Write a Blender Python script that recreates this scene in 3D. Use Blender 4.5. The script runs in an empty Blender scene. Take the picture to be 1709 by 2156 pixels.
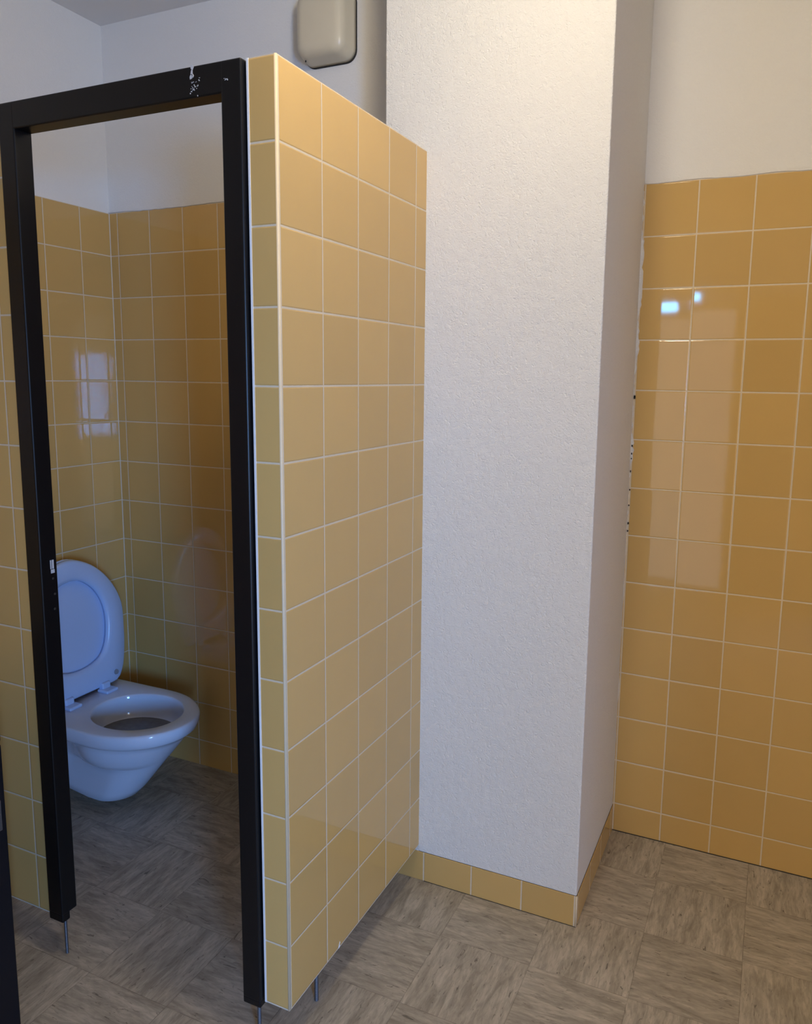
import bpy, bmesh, math, random
from mathutils import Vector, Matrix

S = bpy.context.scene
C = S.collection
random.seed(7)

# ------------------------------------------------------------------ camera
T = 0.152                                   # tile pitch, metres
YAW, PITCH, ROLL = -0.42569, -0.14692, 0.01203
F, PX, PY = 1627.53, 35.61, -45.85          # pixels of the 1709 x 2156 frame
cam_d = bpy.data.cameras.new('camera'); cam = bpy.data.objects.new('camera', cam_d); C.objects.link(cam)
fwd = Vector((math.sin(YAW) * math.cos(PITCH), math.cos(YAW) * math.cos(PITCH), math.sin(PITCH)))
rgt = Vector((math.cos(YAW), -math.sin(YAW), 0)); upv = rgt.cross(fwd)
r2 = math.cos(ROLL) * rgt + math.sin(ROLL) * upv
u2 = -math.sin(ROLL) * rgt + math.cos(ROLL) * upv
M = Matrix((r2, u2, -fwd)).transposed().to_4x4()
M.translation = Vector((0.8831, -1.2699, 1.5025))
cam.matrix_world = M
cam_d.sensor_fit = 'VERTICAL'; cam_d.sensor_height = 36.0
cam_d.lens = F / 2156 * 36.0
cam_d.shift_x = -PX / 2156; cam_d.shift_y = PY / 2156
cam_d.clip_start = 0.05
S.camera = cam

# ------------------------------------------------------------------ world, lights, exposure
S.view_settings.view_transform = 'Standard'; S.view_settings.look = 'None'
S.view_settings.exposure = 0.0; S.view_settings.gamma = 1.0
S.view_settings.use_curve_mapping = False
W = bpy.data.worlds.new('sky'); S.world = W; W.use_nodes = True
W.node_tree.nodes['Background'].inputs[0].default_value = (0.45, 0.65, 1.0, 1)
W.node_tree.nodes['Background'].inputs[1].default_value = 0.3

def area(name, loc, size, power, color, rot=(math.pi / 2, 0, 0), shape='RECTANGLE'):
    # rotated +90 degrees about x an area light looks along +y, into the room
    l = bpy.data.lights.new(name, 'AREA'); l.shape = shape; l.size = size[0]
    if shape == 'RECTANGLE': l.size_y = size[1]
    l.energy = power; l.color = color
    o = bpy.data.objects.new(name, l); C.objects.link(o); o.location = loc; o.rotation_euler = rot
    return o
REAR = -2.10
area('daylight_doorway', (0.33, REAR - 0.05, 0.99), (0.56, 1.92), 3.6, (0.95, 0.95, 1.0))
area('daylight_sidelight', (2.175, REAR - 0.05, 1.02), (0.66, 1.90), 20.0, (1.0, 0.92, 0.79))
# blue sky beyond the side light: it reaches the cubicle only through that opening
area('daylight_sky_patch', (3.68, REAR - 1.20, 1.25), (1.20, 1.10), 370.0, (0.10, 0.39, 1.0), rot=(math.pi / 2, 0, math.radians(51)))
area('daylight_vent_a', (0.123, REAR - 0.05, 2.036), (0.135, 0.055), 1.1, (0.12, 0.52, 1.0))
area('daylight_vent_b', (0.325, REAR - 0.05, 2.046), (0.070, 0.060), 0.6, (0.12, 0.52, 1.0))

# ------------------------------------------------------------------ node helpers
def mat(name):
    m = bpy.data.materials.new(name); m.use_nodes = True
    nt = m.node_tree
    return m, nt, nt.nodes['Principled BSDF']
def nd(nt, t, **kw):
    n = nt.nodes.new(t)
    for k, v in kw.items(): setattr(n, k, v)
    return n
def mth(nt, op, a, b=None, c=None):
    n = nd(nt, 'ShaderNodeMath', operation=op)
    for i, v in enumerate((a, b, c)):
        if v is None: continue
        if isinstance(v, (int, float)): n.inputs[i].default_value = v
        else: nt.links.new(v, n.inputs[i])
    return n.outputs[0]
def mix(nt, f, a, b):
    n = nd(nt, 'ShaderNodeMix', data_type='RGBA')
    for s, v in ((0, f), (6, a), (7, b)):
        if isinstance(v, tuple): n.inputs[s].default_value = (*v, 1) if len(v) == 3 else v
        elif isinstance(v, (int, float)): n.inputs[s].default_value = v
        else: nt.links.new(v, n.inputs[s])
    return n.outputs[2]
def pos(nt):
    g = nd(nt, 'ShaderNodeNewGeometry'); s = nd(nt, 'ShaderNodeSeparateXYZ')
    nt.links.new(g.outputs['Position'], s.inputs[0])
    return g, s
def comb(nt, x, y, z):
    n = nd(nt, 'ShaderNodeCombineXYZ')
    for i, v in enumerate((x, y, z)):
        if isinstance(v, (int, float)): n.inputs[i].default_value = v
        else: nt.links.new(v, n.inputs[i])
    return n.outputs[0]
def simple(name, col, rough=0.5, metal=0.0, spec=0.5, noise=0.0, nscale=30):
    m, nt, b = mat(name)
    b.inputs['Roughness'].default_value = rough; b.inputs['Metallic'].default_value = metal
    b.inputs['Specular IOR Level'].default_value = spec
    n = nd(nt, 'ShaderNodeTexNoise'); n.inputs['Scale'].default_value = nscale; n.inputs['Detail'].default_value = 4
    g, s = pos(nt); nt.links.new(g.outputs['Position'], n.inputs['Vector'])
    dark = tuple(c * (1 - noise) for c in col)
    nt.links.new(mix(nt, n.outputs[0], col, dark), b.inputs['Base Color'])
    return m

TILE = (0.620, 0.396, 0.138)
GROUT = (0.68, 0.57, 0.41)
def tile_mat(name, axis, uoff, zoff, joint=0.0041, hjoints=True, spec=0.5):
    """glazed 15 cm wall tiles in world space; axis = 'X' or 'Y' is the horizontal direction"""
    m, nt, b = mat(name)
    g, s = pos(nt)
    u = mth(nt, 'DIVIDE', mth(nt, 'SUBTRACT', s.outputs[axis], uoff), T)
    v = mth(nt, 'DIVIDE', mth(nt, 'SUBTRACT', s.outputs['Z'], zoff), T)
    fu, fv = mth(nt, 'FLOOR', u), mth(nt, 'FLOOR', v)
    def edge(x):                              # distance to the nearest joint in metres
        fr = mth(nt, 'FRACT', x)
        return mth(nt, 'MULTIPLY', mth(nt, 'MINIMUM', fr, mth(nt, 'SUBTRACT', 1.0, fr)), T)
    d = edge(u)
    if hjoints: d = mth(nt, 'MINIMUM', d, edge(v))
    n1 = nd(nt, 'ShaderNodeTexNoise'); n1.inputs['Scale'].default_value = 90
    nt.links.new(g.outputs['Position'], n1.inputs['Vector'])
    d = mth(nt, 'ADD', d, mth(nt, 'MULTIPLY', mth(nt, 'SUBTRACT', n1.outputs[0], 0.5), 0.0010))
    mr = nd(nt, 'ShaderNodeMapRange', interpolation_type='SMOOTHSTEP')
    nt.links.new(d, mr.inputs[0]); mr.inputs[1].default_value = joint * 0.32; mr.inputs[2].default_value = joint * 0.62
    face = mr.outputs[0]                      # 0 in the joint, 1 on the glaze
    wn = nd(nt, 'ShaderNodeTexWhiteNoise', noise_dimensions='2D')
    nt.links.new(comb(nt, fu, fv, 0), wn.inputs['Vector'])
    var = mth(nt, 'MULTIPLY_ADD', wn.outputs['Value'], 0.10, 0.95)
    n2 = nd(nt, 'ShaderNodeTexNoise'); n2.inputs['Scale'].default_value = 14; n2.inputs['Detail'].default_value = 3
    nt.links.new(g.outputs['Position'], n2.inputs['Vector'])
    glaze = mix(nt, mth(nt, 'MULTIPLY', n2.outputs[0], 0.35), TILE, tuple(c * 0.88 for c in TILE))
    hv = nd(nt, 'ShaderNodeHueSaturation'); nt.links.new(glaze, hv.inputs['Color']); nt.links.new(var, hv.inputs['Value'])
    nt.links.new(mix(nt, face, GROUT, hv.outputs[0]), b.inputs['Base Color'])
    nt.links.new(mth(nt, 'MULTIPLY_ADD', face, -0.755, 0.80), b.inputs['Roughness'])
    b.inputs['Specular IOR Level'].default_value = spec
    # every tile sits at a very slightly different angle
    jit = nd(nt, 'ShaderNodeVectorMath', operation='SUBTRACT'); nt.links.new(wn.outputs['Color'], jit.inputs[0]); jit.inputs[1].default_value = (.5, .5, .5)
    sc = nd(nt, 'ShaderNodeVectorMath', operation='SCALE'); nt.links.new(jit.outputs[0], sc.inputs[0]); sc.inputs['Scale'].default_value = 0.010
    ad = nd(nt, 'ShaderNodeVectorMath', operation='ADD'); nt.links.new(sc.outputs[0], ad.inputs[0]); nt.links.new(g.outputs['Normal'], ad.inputs[1])
    no = nd(nt, 'ShaderNodeVectorMath', operation='NORMALIZE'); nt.links.new(ad.outputs[0], no.inputs[0])
    mr2 = nd(nt, 'ShaderNodeMapRange', interpolation_type='SMOOTHSTEP')
    nt.links.new(d, mr2.inputs[0]); mr2.inputs[1].default_value = joint * 0.3; mr2.inputs[2].default_value = joint * 1.1
    n3 = nd(nt, 'ShaderNodeTexNoise'); n3.inputs['Scale'].default_value = 9
    nt.links.new(g.outputs['Position'], n3.inputs['Vector'])
    h = mth(nt, 'ADD', mr2.outputs[0], mth(nt, 'MULTIPLY', n3.outputs[0], 0.25))
    bp = nd(nt, 'ShaderNodeBump'); bp.inputs['Strength'].default_value = 0.6; bp.inputs['Distance'].default_value = 0.0012
    nt.links.new(h, bp.inputs['Height']); nt.links.new(no.outputs[0], bp.inputs['Normal'])
    nt.links.new(bp.outputs[0], b.inputs['Normal'])
    return m

def plaster(name, col, scale, dist, strength):
    m, nt, b = mat(name)
    g, s = pos(nt)
    n = nd(nt, 'ShaderNodeTexNoise'); n.inputs['Scale'].default_value = scale; n.inputs['Detail'].default_value = 4
    n.inputs['Roughness'].default_value = 0.55; n.inputs['Distortion'].default_value = 0.9
    nt.links.new(g.outputs['Position'], n.inputs['Vector'])
    n2 = nd(nt, 'ShaderNodeTexNoise'); n2.inputs['Scale'].default_value = scale * 0.33; n2.inputs['Detail'].default_value = 2
    nt.links.new(g.outputs['Position'], n2.inputs['Vector'])
    ridge = mth(nt, 'ABSOLUTE', mth(nt, 'SUBTRACT', n.outputs[0], 0.5))
    h = mth(nt, 'ADD', mth(nt, 'MULTIPLY', mth(nt, 'SUBTRACT', 0.25, ridge), 1.6), mth(nt, 'MULTIPLY', n2.outputs[0], 0.8))
    bp = nd(nt, 'ShaderNodeBump'); bp.inputs['Strength'].default_value = strength; bp.inputs['Distance'].default_value = dist
    nt.links.new(h, bp.inputs['Height']); nt.links.new(bp.outputs[0], b.inputs['Normal'])
    n3 = nd(nt, 'ShaderNodeTexNoise'); n3.inputs['Scale'].default_value = 2.2; n3.inputs['Detail'].default_value = 3
    nt.links.new(g.outputs['Position'], n3.inputs['Vector'])
    nt.links.new(mix(nt, mth(nt, 'MULTIPLY', n3.outputs[0], 0.6), col, tuple(c * 0.93 for c in col)), b.inputs['Base Color'])
    b.inputs['Roughness'].default_value = 0.9; b.inputs['Specular IOR Level'].default_value = 0.2
    return m

def floor_mat():
    m, nt, b = mat('vinyl_floor_tiles')
    g, s = pos(nt); P = 0.25
    u = mth(nt, 'DIVIDE', mth(nt, 'SUBTRACT', s.outputs['X'], 0.155), P)
    v = mth(nt, 'DIVIDE', mth(nt, 'SUBTRACT', s.outputs['Y'], 0.485), P)
    fu, fv = mth(nt, 'FLOOR', u), mth(nt, 'FLOOR', v)
    par = mth(nt, 'FLOORED_MODULO', mth(nt, 'ADD', mth(nt, 'ADD', fu, fv), 1.0), 2.0)
    wn = nd(nt, 'ShaderNodeTexWhiteNoise', noise_dimensions='2D'); nt.links.new(comb(nt, fu, fv, 0), wn.inputs['Vector'])
    off = mth(nt, 'MULTIPLY', wn.outputs['Value'], 37.0)
    # grain runs along y on even tiles, along x on odd ones (0 = X-grain swap)
    a = mth(nt, 'ADD', mth(nt, 'MULTIPLY', s.outputs['X'], mth(nt, 'SUBTRACT', 1.0, par)), mth(nt, 'MULTIPLY', s.outputs['Y'], par))
    c = mth(nt, 'ADD', mth(nt, 'MULTIPLY', s.outputs['Y'], mth(nt, 'SUBTRACT', 1.0, par)), mth(nt, 'MULTIPLY', s.outputs['X'], par))
    def streak(sa, sc, detail, dist, o):
        n = nd(nt, 'ShaderNodeTexNoise'); n.inputs['Scale'].default_value = 1; n.inputs['Detail'].default_value = detail
        n.inputs['Distortion'].default_value = dist; n.inputs['Roughness'].default_value = 0.62
        nt.links.new(comb(nt, mth(nt, 'MULTIPLY', a, sa), mth(nt, 'MULTIPLY', c, sc), mth(nt, 'ADD', off, o)), n.inputs['Vector'])
        return n.outputs[0]
    broad = streak(32, 6.5, 5, 0.7, 0.0)
    fine = streak(115, 22, 4, 0.8, 5.0)
    fleck = streak(120, 28, 3, 1.0, 11.0)
    r1 = nd(nt, 'ShaderNodeValToRGB'); nt.links.new(broad, r1.inputs[0])
    r1.color_ramp.elements[0].position = 0.37; r1.color_ramp.elements[0].color = (0.345, 0.302, 0.237, 1)
    r1.color_ramp.elements[1].position = 0.63; r1.color_ramp.elements[1].color = (0.505, 0.447, 0.358, 1)
    r2_ = nd(nt, 'ShaderNodeMapRange'); nt.links.new(fine, r2_.inputs[0])
    r2_.inputs[1].default_value = 0.35; r2_.inputs[2].default_value = 0.65; r2_.inputs[3].default_value = 0.80; r2_.inputs[4].default_value = 1.12
    hv = nd(nt, 'ShaderNodeHueSaturation'); nt.links.new(r1.outputs[0], hv.inputs['Color'])
    nt.links.new(mth(nt, 'MULTIPLY', r2_.outputs[0], mth(nt, 'MULTIPLY_ADD', wn.outputs['Value'], 0.10, 0.95)), hv.inputs['Value'])
    r3 = nd(nt, 'ShaderNodeMapRange'); nt.links.new(fleck, r3.inputs[0]); r3.inputs[1].default_value = 0.62; r3.inputs[2].default_value = 0.70
    col = mix(nt, mth(nt, 'MULTIPLY', r3.outputs[0], 0.8), hv.outputs[0], (0.13, 0.112, 0.09))
    def edge(x):
        fr = mth(nt, 'FRACT', x)
        return mth(nt, 'MULTIPLY', mth(nt, 'MINIMUM', fr, mth(nt, 'SUBTRACT', 1.0, fr)), P)
    d = mth(nt, 'MINIMUM', edge(u), edge(v))
    mr = nd(nt, 'ShaderNodeMapRange'); nt.links.new(d, mr.inputs[0]); mr.inputs[1].default_value = 0.0003; mr.inputs[2].default_value = 0.0012
    nw = nd(nt, 'ShaderNodeTexNoise'); nw.inputs['Scale'].default_value = 25; nt.links.new(g.outputs['Position'], nw.inputs['Vector'])
    jf = mth(nt, 'MULTIPLY', mth(nt, 'SUBTRACT', 1.0, mr.outputs[0]), mth(nt, 'MULTIPLY_ADD', nw.outputs[0], 1.3, -0.25))
    nt.links.new(mix(nt, jf, col, (0.075, 0.062, 0.048)), b.inputs['Base Color'])
    b.inputs['Roughness'].default_value = 0.55; b.inputs['Specular IOR Level'].default_value = 0.25
    bp = nd(nt, 'ShaderNodeBump'); bp.inputs['Strength'].default_value = 0.25; bp.inputs['Distance'].default_value = 0.001
    nt.links.new(mth(nt, 'SUBTRACT', mr.outputs[0], mth(nt, 'MULTIPLY', r3.outputs[0], 0.4)), bp.inputs['Height']); nt.links.new(bp.outputs[0], b.inputs['Normal'])
    return m

# planes measured in the photograph, metres
D, WX, DB, DB2, WS, ZC = 0.6745, 0.4815, 1.1903, 0.9408, 1.3981, 2.7206
ZP, ZR, ZS = 2.0864, 2.0740, 2.0779         # tops of partition, right wall and cubicle tiling
PZ0 = ZP - 13 * T                            # underside of the partition
XR = 2.60

M_PART_SIDE = tile_mat('ochre_tiles_partition_side', 'Y', 0.0057, ZP)
M_PART_FRONT = tile_mat('ochre_tiles_partition_front', 'X', 0.040, ZP)
M_PANEL = tile_mat('ochre_tiles_front_panel', 'X', -0.7819, ZP)
M_RW = tile_mat('ochre_tiles_back_wall', 'X', 0.6346, ZR)
M_SB = tile_mat('ochre_tiles_cubicle_back', 'X', -1.3597, ZS)
M_SL = tile_mat('ochre_tiles_left_wall', 'Y', 0.8053, ZS)
M_BBF = tile_mat('ochre_skirting_front', 'X', 0.0186, 0.0, hjoints=False)
M_BBS = tile_mat('ochre_skirting_side', 'Y', 0.690, 0.0, hjoints=False)
M_GROUT = simple('pale_grout', (0.78, 0.72, 0.62), 0.8, noise=0.15)
M_CREAM = simple('cream_grout', (0.74, 0.60, 0.40), 0.5, noise=0.1)
M_SEAL = simple('white_sealant', (0.85, 0.84, 0.83), 0.5, noise=0.05)
M_ROUGH = plaster('roughcast_white_plaster', (0.82, 0.795, 0.745), 108, 0.0045, 0.75)
M_WALL = plaster('fine_white_plaster', (0.84, 0.81, 0.765), 120, 0.0040, 0.40)
M_CEIL = plaster('matt_ceiling_paint', (0.82, 0.79, 0.76), 160, 0.001, 0.15)
M_FLOOR = floor_mat()
M_BLACK = simple('black_gloss_lacquer', (0.006, 0.0062, 0.0075), 0.35, spec=0.3, noise=0.2)
M_DOOR = simple('dark_navy_lacquer', (0.006, 0.007, 0.012), 0.45, spec=0.3, noise=0.2)
M_CHIP = simple('bare_pale_metal', (0.62, 0.63, 0.66), 0.5, noise=0.3, nscale=400)
M_STEEL = simple('zinc_steel', (0.14, 0.145, 0.16), 0.5, metal=0.6, noise=0.2, nscale=200)
M_CERAM = simple('china_tinted_blue_light', (0.64, 0.72, 0.86), 0.07, spec=0.5, noise=0.02)  # white china; the blue of the daylight is painted into its base colour
M_SEAT = simple('seat_plastic_tinted_blue_light', (0.52, 0.66, 0.92), 0.25, noise=0.02)  # blue daylight on seat and lid is put into this colour too
M_BUFF = simple('grey_rubber', (0.28, 0.30, 0.34), 0.7, noise=0.1)
M_FAN = simple('cream_enamel', (0.70, 0.62, 0.46), 0.32, noise=0.06, nscale=12)
M_GAP = simple('dark_gap', (0.035, 0.030, 0.025), 0.9, noise=0.2)
M_WHITE = simple('white_frame_paint', (0.75, 0.75, 0.75), 0.4, noise=0.05)

# ------------------------------------------------------------------ mesh helpers
def box(bm, x0, x1, y0, y1, z0, z1):
    v = [bm.verts.new(p) for p in ((x0, y0, z0), (x1, y0, z0), (x1, y1, z0), (x0, y1, z0), (x0, y0, z1), (x1, y0, z1), (x1, y1, z1), (x0, y1, z1))]
    for f in ((3, 2, 1, 0), (4, 5, 6, 7), (0, 1, 5, 4), (1, 2, 6, 5), (2, 3, 7, 6), (3, 0, 4, 7)):
        bm.faces.new([v[i] for i in f])
def cyl(bm, p0, p1, r0, r1=None, n=16, cap=True):
    p0, p1 = Vector(p0), Vector(p1); r1 = r0 if r1 is None else r1
    d = (p1 - p0).normalized(); a = d.orthogonal().normalized(); b = d.cross(a)
    ra = [bm.verts.new(p0 + r0 * (math.cos(t) * a + math.sin(t) * b)) for t in [2 * math.pi * i / n for i in range(n)]]
    rb = [bm.verts.new(p1 + r1 * (math.cos(t) * a + math.sin(t) * b)) for t in [2 * math.pi * i / n for i in range(n)]]
    for i in range(n): bm.faces.new((ra[i], ra[(i + 1) % n], rb[(i + 1) % n], rb[i]))
    if cap: bm.faces.new(ra[::-1]); bm.faces.new(rb)
def loft(bm, rings, cap0=True, cap1=True):
    R = [[bm.verts.new(p) for p in ring] for ring in rings]; n = len(R[0])
    for a, b in zip(R, R[1:]):
        for i in range(n): bm.faces.new((a[i], a[(i + 1) % n], b[(i + 1) % n], b[i]))
    if cap0: bm.faces.new(R[0][::-1])
    if cap1: bm.faces.new(R[-1])
def link(name, bm, m, parent=None, smooth=False, bevel=0, seg=3, loc=None):
    bmesh.ops.recalc_face_normals(bm, faces=bm.faces[:])
    me = bpy.data.meshes.new(name); bm.to_mesh(me); bm.free()
    for x in (m if isinstance(m, (list, tuple)) else [m]): me.materials.append(x)
    o = bpy.data.objects.new(name, me); C.objects.link(o)
    if parent:
        o.parent = parent; o.matrix_parent_inverse = Matrix.Translation(-parent.location) if parent.type == 'EMPTY' else Matrix()
    if smooth:
        for p in me.polygons: p.use_smooth = True
    if bevel:
        md = o.modifiers.new('bevel', 'BEVEL'); md.width = bevel; md.segments = seg; md.limit_method = 'ANGLE'; md.harden_normals = False
    return o
def boxo(name, ext, m, parent=None, **kw):
    bm = bmesh.new()
    for e in (ext if isinstance(ext[0], (tuple, list)) else [ext]): box(bm, *e)
    return link(name, bm, m, parent, **kw)
def thing(name, label, cat, loc, group=None):
    o = bpy.data.objects.new(name, None); C.objects.link(o); o.location = loc; o.empty_display_size = 0.1
    o['label'] = label; o['category'] = cat
    if group: o['group'] = group
    return o
def structure(o, label=None, cat=None):
    o['kind'] = 'structure'
    if label: o['label'] = label
    if cat: o['category'] = cat
    return o

# ------------------------------------------------------------------ the room
structure(boxo('floor', (-1.60, XR + 0.1, REAR - 0.12, DB + 0.15, -0.10, 0.0), M_FLOOR),
          'worn beige vinyl tile floor with streaked grain turning from tile to tile', 'floor')
structure(boxo('ceiling', (-1.60, XR + 0.1, REAR - 0.12, DB + 0.15, ZC, ZC + 0.10), M_CEIL),
          'plain white painted ceiling seen in the upper left corner', 'ceiling')
structure(boxo('wall_back', [(0.20, XR + 0.1, DB + 0.006, DB + 0.15, 0, ZC), (-1.60, 0.20, DB2 + 0.006, DB + 0.15, 0, ZC)], M_WALL),
          'white plaster back wall above the ochre tiling', 'wall')
structure(boxo('wall_left', (-1.60, -WS - 0.006, REAR, DB2 + 0.006, 0, ZC), M_WALL),
          'white plaster left wall above the tiles inside the toilet cubicle', 'wall')
structure(boxo('wall_right', (XR, XR + 0.1, REAR, DB + 0.006, 0, ZC), M_WALL), 'white plaster right wall of the washroom', 'wall')
OA, OB = (0.03, 0.63), (1.825, 2.525)          # doorway and side light behind the camera
structure(boxo('wall_front', [(-1.60, OA[0], REAR - 0.12, REAR, 0, ZC), (OA[1], OB[0], REAR - 0.12, REAR, 0, ZC), (OB[1], XR + 0.1, REAR - 0.12, REAR, 0, ZC),
                              (OA[0], OA[1], REAR - 0.12, REAR, 2.10, ZC), (OB[0], OB[1], REAR - 0.12, REAR, 2.02, ZC)], M_WALL),
          'white plaster front wall with the doorway behind the camera', 'wall')
PXL = -0.123
structure(boxo('wall_pillar', (PXL, WX - 0.003, D + 0.003, DB + 0.02, 0, ZC), M_ROUGH, bevel=0.004),
          'broad white roughcast pillar standing between the cubicle and the tiled wall', 'pillar')
# ochre tiling on the room's walls
structure(boxo('trim_1', (WX - 0.02, XR, DB, DB + 0.01, 0, ZR), M_RW), 'ochre glazed wall tiling right of the pillar', 'tiling')
structure(boxo('trim_2', (-WS - 0.004, PXL + 0.01, DB2, DB2 + 0.01, 0, ZS), M_SB), 'ochre glazed tiling on the back wall inside the cubicle', 'tiling')
structure(boxo('trim_3', (-WS - 0.01, -WS, REAR + 0.01, DB2 + 0.004, 0, ZS), M_SL), 'ochre glazed tiling on the left wall behind the toilet', 'tiling')
structure(boxo('trim_12', (XR - 0.01, XR, REAR + 0.011, DB, 0, ZR), M_SL), 'ochre glazed tiling on the right wall', 'tiling')
structure(boxo('trim_13', [(-WS, OA[0], REAR, REAR + 0.01, 0, ZR), (OA[1], OB[0], REAR, REAR + 0.01, 0, ZR), (OB[1], XR - 0.01, REAR, REAR + 0.01, 0, ZR)], M_RW), 'ochre glazed tiling on the front wall beside the doorway', 'tiling')
ZB = 0.0916
structure(boxo('baseboard_front', (PXL - 0.004, WX - 0.003, D, D + 0.012, 0, ZB), M_BBF, bevel=0.0015, seg=2), 'ochre tile skirting along the front of the pillar', 'baseboard')
structure(boxo('baseboard_right', (WX - 0.012, WX, D + 0.003, DB + 0.004, 0, ZB), M_BBS, bevel=0.0015, seg=2), 'ochre tile skirting along the right side of the pillar', 'baseboard')
bm = bmesh.new(); cyl(bm, (WX - 0.0024, D + 0.0024, 0.0), (WX - 0.0024, D + 0.0024, ZB), 0.0030, n=12)
structure(link('trim_4', bm, M_CREAM, smooth=True), 'pale grout bead at the corner of the pillar skirting', 'grout')

def ragged(name, axis, a0, a1, base, fixed, wmin, wmax, step, depth, m, label):
    """irregular hand-smeared plaster bead; axis 'Z' climbs a corner, 'X'/'Y' follows the top of the tiling"""
    bm = bmesh.new(); n = int((a1 - a0) / step); prev = None; w = wmin
    for i in range(n + 1):
        t = a0 + (a1 - a0) * i / n
        w = min(wmax, max(wmin, w + random.uniform(-1, 1) * (wmax - wmin) * 0.55))
        if axis == 'Z': pts = [(base, fixed, t), (base, fixed - depth, t), (base + w * 0.7, fixed - depth, t), (base + w, fixed, t)]
        elif axis == 'X': pts = [(t, fixed, base), (t, fixed - depth, base), (t, fixed - depth, base - w * 0.7), (t, fixed, base - w)]
        else: pts = [(fixed, t, base), (fixed + depth, t, base), (fixed + depth, t, base - w * 0.7), (fixed, t, base - w)]
        ring = [bm.verts.new(p) for p in pts]
        if prev:
            for k in range(4): bm.faces.new((prev[k], prev[(k + 1) % 4], ring[(k + 1) % 4], ring[k]))
        else: bm.faces.new(ring)
        prev = ring
    bm.faces.new(prev)
    return structure(link(name, bm, m), label, 'plaster bead')
ragged('trim_5', 'Z', 1.06, ZR - 0.02, WX - 0.005, DB, 0.003, 0.012, 0.011, 0.004, M_ROUGH, 'ragged plaster bead where the pillar meets the tiled wall, upper half')
bm = bmesh.new()
for i in range(11):
    z = random.uniform(1.02, 1.50); w = random.uniform(0.002, 0.0040); h = random.uniform(0.003, 0.007)
    box(bm, WX - 0.001, WX - 0.001 + w, DB - 0.0046, DB, z, z + h)
structure(link('trim_14', bm, M_GAP), 'dark crumbled gaps in the plaster bead beside the pillar', 'gap')
ragged('trim_6', 'Z', ZB, 1.06, WX - 0.005, DB, 0.0015, 0.004, 0.02, 0.003, M_ROUGH, 'thin plaster bead where the pillar meets the tiled wall, lower half')
ragged('trim_7', 'X', WX, XR, ZR + 0.004, DB, 0.003, 0.007, 0.018, 0.003, M_WALL, 'uneven plaster edge over the tiling right of the pillar')
ragged('trim_8', 'X', -WS, PXL, ZS + 0.004, DB2, 0.003, 0.007, 0.018, 0.003, M_WALL, 'uneven plaster edge over the tiling at the back of the cubicle')
bm = bmesh.new(); box(bm, -WS - 0.002, -WS + 0.0022, DB2 - 0.0022, DB2 + 0.002, 0, ZS)
structure(link('trim_9', bm, M_GROUT), 'pale grout line in the inner corner of the cubicle', 'grout')
# dark silicone line between tiling and floor
structure(boxo('trim_10', (WX, XR, DB - 0.0015, DB + 0.002, 0, 0.0024), M_GAP), 'dark joint between the tiled wall right of the pillar and the floor', 'joint')
structure(boxo('trim_11', [(0.02, WX - 0.001, D - 0.0010, D + 0.002, 0, 0.0012), (0.0, WX - 0.004, D + 0.0020, D + 0.004, ZB - 0.001, ZB + 0.0008),
                           (WX - 0.004, WX - 0.0018, D + 0.004, DB, ZB - 0.001, ZB + 0.0010)], M_GAP), 'dark joint above and below the pillar skirting', 'joint')

# glazed doorway and side light behind the camera
def frame_boxes(x0, x1, z0, z1, t=0.03, y0=REAR - 0.09, y1=REAR - 0.02):
    return [(x0, x0 + t, y0, y1, z0, z1), (x1 - t, x1, y0, y1, z0, z1), (x0, x1, y0, y1, z1 - t, z1)]
structure(boxo('window_1', frame_boxes(OA[0], OA[1], 0, 2.10) + [(OA[0], OA[1], REAR - 0.09, REAR - 0.02, 1.955, 2.004)], M_WHITE, bevel=0.003), 'white framed glazed doorway with small vents at the top', 'doorway')
structure(boxo('window_2', frame_boxes(OB[0], OB[1], 0, 2.02) + [(OB[0], OB[1], REAR - 0.09, REAR - 0.02, 0, 0.05)], M_WHITE, bevel=0.003), 'white framed side light in the front wall', 'window')

structure(boxo('sky_light_blocker', (1.50, 3.60, REAR - 0.34, REAR - 0.31, 1.68, 2.80), M_WHITE), 'unseen board added outside the side light to block sky light', 'light blocker')  # added out of view to keep the blue sky patch off the upper wall

# ceiling lamp: the warm light in front of the pillar
LX, LY = 0.42, -0.10
lamp = thing('ceiling_lamp', 'round white ceiling lamp in front of the pillar', 'lamp', (LX, LY, ZC))
bm = bmesh.new(); cyl(bm, (LX, LY, ZC), (LX, LY, ZC - 0.035), 0.13, 0.125, n=40); link('base', bm, M_WHITE, lamp)
md, nt, b = mat('lit_opal_glass'); b.inputs['Base Color'].default_value = (.9, .85, .75, 1)
b.inputs['Emission Color'].default_value = (1.0, 0.80, 0.52, 1); b.inputs['Emission Strength'].default_value = 4.0
bm = bmesh.new()
loft(bm, [[(LX + r * math.cos(2 * math.pi * k / 32), LY + r * math.sin(2 * math.pi * k / 32), z) for k in range(32)] for r, z in
          ((0.118, ZC - 0.036), (0.118, ZC - 0.055), (0.10, ZC - 0.075), (0.06, ZC - 0.088), (0.02, ZC - 0.092))])
link('shade', bm, md, lamp, smooth=True)
pl = bpy.data.lights.new('ceiling_lamp_light', 'POINT'); pl.energy = 17.8; pl.color = (1.0, 0.87, 0.64); pl.shadow_soft_size = 0.09
lo = bpy.data.objects.new('ceiling_lamp_light', pl); C.objects.link(lo); lo.location = (LX, LY, ZC - 0.185)
lo.parent = lamp; lo.matrix_parent_inverse = Matrix.Translation(-lamp.location)

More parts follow.
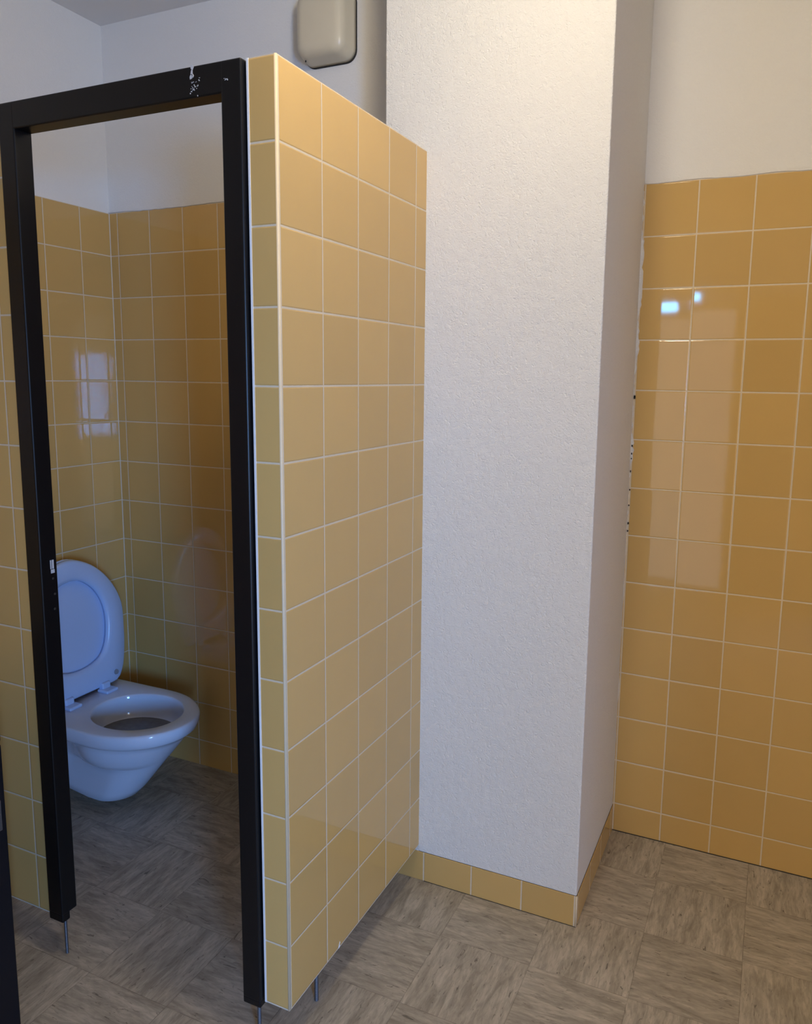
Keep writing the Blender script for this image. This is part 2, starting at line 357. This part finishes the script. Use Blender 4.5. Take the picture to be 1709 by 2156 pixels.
# ------------------------------------------------------------------ cubicle partition
PT = 0.066                                    # thickness
part = thing('cubicle_partition', 'ochre tiled partition wall raised off the floor between door frame and pillar', 'partition', (-PT / 2, D / 2, 0))
bm = bmesh.new(); box(bm, -PT + 0.001, -0.004, 0.0, 0.30, PZ0, ZP)      # front end tiles
link('end_face', bm, M_PART_FRONT, part)
bm = bmesh.new(); box(bm, -PT, 0.0, 0.004, D + 0.003, PZ0, ZP)
link('tiled_panel', bm, M_PART_SIDE, part)
bm = bmesh.new(); cyl(bm, (-0.0033, 0.0033, PZ0 - 0.001), (-0.0033, 0.0033, ZP), 0.0036, n=16)
g = link('corner_joint', bm, M_CREAM, part, smooth=True); g['label'] = 'cream grouted outer corner'
boxo('edge_sealant', (-PT, -PT + 0.0045, -0.0012, 0.004, PZ0 - 0.001, ZP), M_SEAL, part)['label'] = 'white sealant beside the black frame'
boxo('bottom_joint', [(-PT + 0.004, -0.001, 0.0006, D, PZ0 - 0.0022, PZ0)], M_GROUT, part)
def rod(parent, x, y, z1, r=0.0042):
    bm = bmesh.new(); rings = []; n = 14; k = int(z1 / 0.0016)
    for i in range(k + 1):
        z = z1 * i / k; rr = r if i % 2 else r * 0.82
        rings.append([(x + rr * math.cos(2 * math.pi * j / n), y + rr * math.sin(2 * math.pi * j / n), z) for j in range(n)])
    loft(bm, rings)
    o = link('support_rod', bm, M_STEEL, parent); o['label'] = 'thin threaded steel rod'
    return o
rod(part, -0.030, 0.155, PZ0 + 0.005, 0.0052)
bm = bmesh.new()                              # little chip at the lower edge of the side face
for dy, dz, s in ((0.212, 0.004, 1.0), (0.2145, 0.011, 0.55)):
    vs = [bm.verts.new((0.0008, dy + a * 0.0042 * s, PZ0 + dz + c * 0.008 * s)) for a, c in ((-1, -.5), (.9, -.5), (.25, .9))]
    vb = [bm.verts.new((-0.001, v.co.y, v.co.z)) for v in vs]
    bm.faces.new(vs); bm.faces.new(vb[::-1])
    for i in range(3): bm.faces.new((vs[i], vs[(i + 1) % 3], vb[(i + 1) % 3], vb[i]))
link('glaze_chip', bm, M_SEAL, part)['label'] = 'small white chip in the glaze'

# ------------------------------------------------------------------ tiled panel left of the door frame
panel = thing('cubicle_front_panel', 'narrow ochre tiled panel left of the black door frame', 'partition', (-1.06, 0.025, 0))
boxo('tiled_panel', (-WS + 0.001, -0.733, 0.0, 0.046, PZ0, ZP), M_PANEL, panel, bevel=0.0015, seg=2)
boxo('bottom_joint', (-WS + 0.002, -0.734, 0.0005, 0.045, PZ0 - 0.0022, PZ0), M_GROUT, panel)
rod(panel, -1.20, 0.024, PZ0 + 0.004, 0.0052)

# ------------------------------------------------------------------ black door frame of the cubicle
YF, YB = -0.012, 0.034
frame = thing('door_frame', 'black lacquered cubicle door frame with scuffed top rail and no door', 'door frame', (-0.40, 0.01, 0))
FL0, FL1, FR0, FR1 = -0.7325, -0.6830, -0.1185, -0.0705
def post(name, x0, x1, zf, zb):
    bm = bmesh.new()
    box(bm, x0, x1, YF, YB, zb, ZP - 0.0005); box(bm, x0, x1, YF, 0.012, zf, zb + 0.0045)
    return link(name, bm, M_BLACK, frame, bevel=0.004, seg=3)
lp = post('jamb', FL0, FL1, 0.104, 0.124)
rp = post('jamb', FR0, FR1, 0.097, 0.112)
bm = bmesh.new(); box(bm, FL1 - 0.006, FR0 + 0.006, YF + 0.0003, YB - 0.001, 2.0285, ZP - 0.0008)
head = link('top_rail', bm, M_BLACK, frame, bevel=0.003)
rod(frame, -0.701, 0.010, 0.112, 0.0042); rod(frame, -0.092, 0.012, 0.105, 0.0046)
# paint chips on the top rail and the right jamb
bm = bmesh.new(); rnd = random.Random(3)
def flake(bm, x, z, w, h, y=YF - 0.0006):
    k = rnd.randint(5, 7); ring = []
    for i in range(k):
        a = 2 * math.pi * i / k; q = rnd.uniform(0.55, 1.1)
        ring.append((x + w * q * math.cos(a), z + h * q * math.sin(a)))
    f = [bm.verts.new((px, y, pz)) for px, pz in ring]; bk = [bm.verts.new((px, y + 0.0012, pz)) for px, pz in ring]
    bm.faces.new(f); bm.faces.new(bk[::-1])
    for i in range(k): bm.faces.new((f[i], f[(i + 1) % k], bk[(i + 1) % k], bk[i]))
flake(bm, -0.1845, 2.0835, 0.0045, 0.006); flake(bm, -0.1855, 2.0745, 0.003, 0.007); flake(bm, -0.1875, 2.0665, 0.0052, 0.005); flake(bm, -0.1830, 2.068, 0.0022, 0.005)
for i in range(26): flake(bm, -0.182 + rnd.gauss(0, 0.0045), 2.045 + rnd.gauss(0, 0.0075), rnd.uniform(.0004, .0015), rnd.uniform(.0004, .0016))
for i in range(6): flake(bm, -0.170 + rnd.gauss(0, 0.002), 2.058 + rnd.gauss(0, 0.004), rnd.uniform(.0006, .0018), rnd.uniform(.0006, .0018))
link('paint_chip', bm, M_CHIP, head)['label'] = 'pale scraped spot with missing paint'
bm = bmesh.new()
for i in range(7): flake(bm, -0.104 + rnd.gauss(0, 0.003), 2.0520 + rnd.gauss(0, 0.0016), rnd.uniform(.0008, .0024), rnd.uniform(.0006, .0016))
link('paint_chip', bm, M_CHIP, rp)['label'] = 'small pale scratch'
# strike plate recess in the left jamb
bm = bmesh.new()
box(bm, FL1 - 0.004, FL1 + 0.0010, 0.0135, 0.0165, 1.030, 1.052); box(bm, FL1 - 0.004, FL1 + 0.0010, 0.0185, 0.0235, 1.030, 1.052)
box(bm, FL1 - 0.004, FL1 + 0.0014, 0.0145, 0.0245, 1.0195, 1.0285)
link('strike_plate', bm, M_CHIP, lp)['label'] = 'worn bright metal latch hole'
bm = bmesh.new()
for y, z in ((0.019, 1.006), (0.022, 0.967), (0.019, 0.930)): cyl(bm, (FL1 - 0.001, y, z), (FL1 + 0.0012, y, z), 0.0030, n=12)
link('screw', bm, M_GAP, lp)

# ------------------------------------------------------------------ dark waste bin at the left edge
BX0, BX1, BY0, BY1, BH = -0.985, -0.598, -0.47, -0.206, 0.80
wbin = thing('waste_bin', 'dark navy waste bin at the lower left edge in front of the cubicle', 'bin', ((BX0 + BX1) / 2, (BY0 + BY1) / 2, 0))
bm = bmesh.new(); box(bm, BX0, BX1, BY0, BY1, 0.0, BH - 0.10)
link('body', bm, M_DOOR, wbin, bevel=0.004, seg=3)
bm = bmesh.new(); box(bm, BX0 - 0.001, BX1 + 0.0008, BY0 - 0.001, BY1 + 0.0008, BH - 0.097, BH - 0.02); box(bm, BX0 + 0.03, BX1 - 0.03, BY0 + 0.03, BY1 - 0.03, BH - 0.022, BH)
link('lid', bm, M_DOOR, wbin, bevel=0.006, seg=3)
bm = bmesh.new(); box(bm, BX1 - 0.004, BX1 + 0.0015, BY1 - 0.030, BY1 - 0.012, 0.505, 0.575)
link('catch', bm, M_STEEL, wbin, bevel=0.001)['label'] = 'small metal catch'

# ------------------------------------------------------------------ toilet
YC = 0.602
toilet = thing('toilet', 'white wall hung toilet with raised seat and lid inside the cubicle', 'toilet', (-1.398, YC, 0))
XB = -WS + 0.0005
def lerp_tab(tab, x):
    if x <= tab[0][0]: return tab[0][1]
    for (a, va), (b_, vb) in zip(tab, tab[1:]):
        if x <= b_:
            t = (x - a) / (b_ - a); t = t * t * (3 - 2 * t); return va + (vb - va) * t
    return tab[-1][1]
def outline(z, xn, hw, hb, hm, a, xb=XB, ns=12, ne=28, bulge=0.0):
    """D-shaped plan: wall at xb, nose at xn, half width hw at the belly, hb at the wall, hm at the neck"""
    xc = xn - a; tab = [(xb, hb), (xb + (xc - xb) * 0.42, hm), (xc, hw)]
    pts = []
    for i in range(ns): x = xb + (xc - xb) * i / ns; pts.append((x, -lerp_tab(tab, x)))
    for i in range(ne + 1):
        t = -math.pi / 2 + math.pi * i / ne
        pts.append((xc + a * math.cos(t), hw * math.sin(t)))
    for i in range(ns - 1, -1, -1): x = xb + (xc - xb) * i / ns; pts.append((x, lerp_tab(tab, x)))
    nb = 6; h0 = pts[-1][1]
    for i in range(1, nb): pts.append((xb, h0 - 2 * h0 * i / nb))
    return [(x, YC + y, z + bulge * max(0, min(1, (xb + 0.22 - x) / 0.18))) for x, y in pts]
NP = len(outline(0, -0.8, .1, .1, .1, .1))
def nose(z): return -0.810 - (0.335 - z) * 0.83
rings = [outline(0.040, nose(0.040) - 0.050, 0.050, 0.080, 0.055, 0.05, bulge=0.035),
         outline(0.042, nose(0.042) - 0.022, 0.074, 0.112, 0.078, 0.075, bulge=0.037),
         outline(0.054, nose(0.054) - 0.004, 0.086, 0.146, 0.090, 0.085, bulge=0.030),
         outline(0.085, nose(0.085), 0.092, 0.160, 0.094, 0.09, bulge=0.012),
         outline(0.13, nose(0.13), 0.099, 0.168, 0.097, 0.10),
         outline(0.175, nose(0.175), 0.107, 0.170, 0.100, 0.11),
         outline(0.200, nose(0.200), 0.112, 0.170, 0.101, 0.12),
         outline(0.207, nose(0.207), 0.119, 0.169, 0.101, 0.13),
         outline(0.214, nose(0.214), 0.140, 0.168, 0.102, 0.15),
         outline(0.230, nose(0.230), 0.157, 0.166, 0.103, 0.175),
         outline(0.258, nose(0.258), 0.171, 0.164, 0.106, 0.20),
         outline(0.286, nose(0.286), 0.179, 0.164, 0.116, 0.222),
         outline(0.303, nose(0.303), 0.182, 0.164, 0.140, 0.232),
         outline(0.3065, -0.8280, 0.1835, 0.170, 0.165, 0.236),
         outline(0.3085, -0.8245, 0.1860, 0.180, 0.180, 0.238),
         outline(0.318, -0.8130, 0.1910, 0.186, 0.190, 0.242),
         outline(0.338, -0.8050, 0.1935, 0.189, 0.192, 0.244),
         outline(0.352, -0.8040, 0.1935, 0.188, 0.191, 0.244),
         outline(0.3585, -0.8070, 0.1905, 0.186, 0.188, 0.242),
         outline(0.3600, -0.8130, 0.1850, 0.181, 0.183, 0.239)]
def ell(z, cx, a, b_, cy=YC + 0.004):
    """the bowl opening, sampled to run round in step with the D outline"""
    out = outline(0, -0.827, 0.183, 0.18, 0.182, 0.237)
    res = []
    for x, y, _ in out:
        t = math.atan2((y - YC) / 0.183, (x + 1.05) / 0.235)
        res.append((cx + a * math.cos(t), cy + b_ * math.sin(t), z))
    return res
rings += [ell(0.3600, -1.026, 0.166, 0.142), ell(0.3585, -1.026, 0.162, 0.1385), ell(0.354, -1.026, 0.1595, 0.136), ell(0.340, -1.026, 0.158, 0.135),
          ell(0.310, -1.027, 0.155, 0.132), ell(0.285, -1.028, 0.150, 0.127), ell(0.276, -1.03, 0.140, 0.117), ell(0.270, -1.035, 0.110, 0.09),
          ell(0.264, -1.05, 0.07, 0.055), ell(0.262, -1.06, 0.03, 0.025)]
bm = bmesh.new(); loft(bm, rings)
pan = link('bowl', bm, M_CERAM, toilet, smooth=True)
bm = bmesh.new(); cyl(bm, (0, 0, 0), (0, 0, 1), 1)
bm.clear(); wr = ell(0.279, -1.029, 0.1445, 0.1215); vs = [bm.verts.new(p) for p in wr]
c0 = bm.verts.new((-1.029, YC + 0.004, 0.279))
for i in range(len(vs)): bm.faces.new((c0, vs[i], vs[(i + 1) % len(vs)]))
mw, nt, b = mat('standing_water'); b.inputs['Base Color'].default_value = (0.16, 0.16, 0.15, 1); b.inputs['Roughness'].default_value = 0.03
b.inputs['IOR'].default_value = 1.33
n = nd(nt, 'ShaderNodeTexNoise'); n.inputs['Scale'].default_value = 14
nt.links.new(mix(nt, n.outputs[0], (0.20, 0.20, 0.19), (0.12, 0.12, 0.115)), b.inputs['Base Color'])
link('water', bm, mw, pan)['label'] = 'dull grey standing water'

# seat and lid stand up against the wall
BASE = Vector((-1.268, YC, 0.374)); UP = Vector((-0.105, 0, 0.9945)).normalized(); NR = Vector((0.9945, 0, 0.105)).normalized()
def prof(tab, n=72):
    """closed smooth outline from a half-width table (s, w): up the right side, over the top, down the left"""
    raw = []
    for i in range(400):
        s = tab[0][0] + (tab[-1][0] - tab[0][0]) * (1 - math.cos(math.pi * i / 399)) / 2
        for k in range(len(tab) - 1):
            if s <= tab[k + 1][0] + 1e-9: break
        (s0, w0), (s1, w1) = tab[k], tab[k + 1]
        m0 = (w1 - tab[k - 1][1]) / (s1 - tab[k - 1][0]) if k else (w1 - w0) / (s1 - s0)
        m1 = (tab[k + 2][1] - w0) / (tab[k + 2][0] - s0) if k + 2 < len(tab) else (w1 - w0) / (s1 - s0)
        h = s1 - s0; t = (s - s0) / h
        w = (2 * t**3 - 3 * t**2 + 1) * w0 + (t**3 - 2 * t**2 + t) * h * m0 + (-2 * t**3 + 3 * t**2) * w1 + (t**3 - t**2) * h * m1
        raw.append((s, max(0, w)))
    loop = [(raw[0][0], 0.0)] + raw + [(raw[-1][0], 0.0)] + [(s, -w) for s, w in raw[::-1]]
    acc = [0.0]
    cl = loop + [loop[0]]
    for a, b_ in zip(cl, cl[1:]): acc.append(acc[-1] + math.hypot(b_[0] - a[0], b_[1] - a[1]))
    out = []
    for i in range(n):
        d = acc[-1] * i / n; k = 0
        while acc[k + 1] < d: k += 1
        t = (d - acc[k]) / max(1e-9, acc[k + 1] - acc[k])
        out.append((cl[k][0] + (cl[k + 1][0] - cl[k][0]) * t, cl[k][1] + (cl[k + 1][1] - cl[k][1]) * t))
    return out
OUT = [(0.0, 0.142), (0.006, 0.158), (0.020, 0.170), (0.050, 0.186), (0.12, 0.202), (0.20, 0.211), (0.275, 0.213), (0.34, 0.192), (0.40, 0.152), (0.445, 0.102), (0.470, 0.055), (0.480, 0.022), (0.482, 0.0)]
INN = [(0.088, 0.0), (0.090, 0.030), (0.098, 0.065), (0.115, 0.096), (0.150, 0.120), (0.20, 0.134), (0.25, 0.138), (0.30, 0.130), (0.35, 0.105), (0.385, 0.070), (0.403, 0.035), (0.408, 0.0)]
def W3(p, h): return BASE + UP * p[0] + Vector((0, p[1], 0)) + NR * h
def scale(pts, k, c=(0.24, 0)): return [(c[0] + (s - c[0]) * k, c[1] + (w - c[1]) * k) for s, w in pts]
po, pi_ = prof(OUT), prof(INN)
# lid behind
bm = bmesh.new()
lid_o = scale(po, 1.012)
loft(bm, [[W3(p, h) for p in scale(lid_o, k)] for k, h in ((0.90, -0.036), (0.97, -0.033), (1.0, -0.026), (1.0, -0.021), (0.985, -0.018))])
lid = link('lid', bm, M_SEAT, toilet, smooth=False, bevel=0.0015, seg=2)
# seat ring in front
bm = bmesh.new()
def ringp(k, h, src): return [W3(p, h) for p in scale(src, k)]
R = [ringp(1.0, -0.012, po), ringp(1.002, -0.004, po), ringp(0.992, 0.004, po), ringp(0.965, 0.009, po),
     ringp(1.10, 0.0095, pi_), ringp(1.03, 0.006, pi_), ringp(1.0, -0.001, pi_), ringp(1.0, -0.012, pi_)]
V = [[bm.verts.new(p) for p in r] for r in R]; n = len(V[0])
for a in range(len(V)):
    A, B = V[a], V[(a + 1) % len(V)]
    for i in range(n): bm.faces.new((A[i], A[(i + 1) % n], B[(i + 1) % n], B[i]))
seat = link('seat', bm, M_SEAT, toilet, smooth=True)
for s, w in ((0.035, 0.142), (0.035, -0.142), (0.40, 0.10), (0.40, -0.10)):
    if s > 0.2: continue
    bm = bmesh.new(); cyl(bm, W3((s, w), 0.006), W3((s, w), 0.0125), 0.0105, 0.009, n=18)
    link('buffer', bm, M_BUFF, seat, smooth=False)['label'] = 'grey rubber buffer'
for w in (-0.075, 0.085):
    y = YC + w
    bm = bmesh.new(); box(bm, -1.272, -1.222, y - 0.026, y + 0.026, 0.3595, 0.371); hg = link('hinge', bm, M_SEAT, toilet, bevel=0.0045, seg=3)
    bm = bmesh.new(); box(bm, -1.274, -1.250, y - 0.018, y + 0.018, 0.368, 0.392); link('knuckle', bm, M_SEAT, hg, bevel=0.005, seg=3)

# ------------------------------------------------------------------ cream fan casing high on the back wall
FX0, FX1, FZ0, FZ1 = -0.542, -0.361, 2.452, 2.652
fan = thing('extractor_fan', 'cream rounded fan casing high on the wall above the partition', 'fan', ((FX0 + FX1) / 2, DB2 + 0.006, FZ0))
def rrect(x0, x1, z0, z1, r, y, n=8):
    pts = []
    for cx, cz, a0 in ((x1 - r, z1 - r, 0), (x0 + r, z1 - r, 90), (x0 + r, z0 + r, 180), (x1 - r, z0 + r, 270)):
        for i in range(n + 1):
            a = math.radians(a0 + 90 * i / n); pts.append((cx + r * math.cos(a), y, cz + r * math.sin(a)))
    return pts
YW = DB2 + 0.006
bm = bmesh.new()
def inset(d, y, r): return rrect(FX0 + d, FX1 - d, FZ0 + d, FZ1 - d, r, y)
rg = []
for d, y, r in ((0.0, YW - 0.004, 0.034), (0.0012, YW - 0.020, 0.035), (0.003, YW - 0.040, 0.036), (0.0055, YW - 0.052, 0.038)): rg.append(inset(d, y, r))
for i in range(1, 9):
    a = math.radians(90 * i / 8); rg.append(inset(0.0055 + 0.034 * (1 - math.cos(a)), YW - 0.052 - 0.030 * math.sin(a), max(0.012, 0.038 - 0.020 * (1 - math.cos(a)))))
rg.append(inset(0.062, YW - 0.0845, 0.008))
loft(bm, rg)
link('cover', bm, M_FAN, fan, smooth=True)
bm = bmesh.new(); loft(bm, [rrect(FX0 + 0.001, FX1 + 0.0008, FZ0 - 0.0022, FZ1 + 0.001, 0.035, y) for y in (YW - 0.006, YW + 0.0005)])
link('back_plate', bm, M_GAP, fan)['label'] = 'dark seam against the wall'
bm = bmesh.new(); cyl(bm, (FX0 + 0.030, YW - 0.052, FZ0 + 0.0065), (FX0 + 0.030, YW - 0.052, FZ0 + 0.002), 0.0022, n=10)
link('screw', bm, M_GAP, fan)
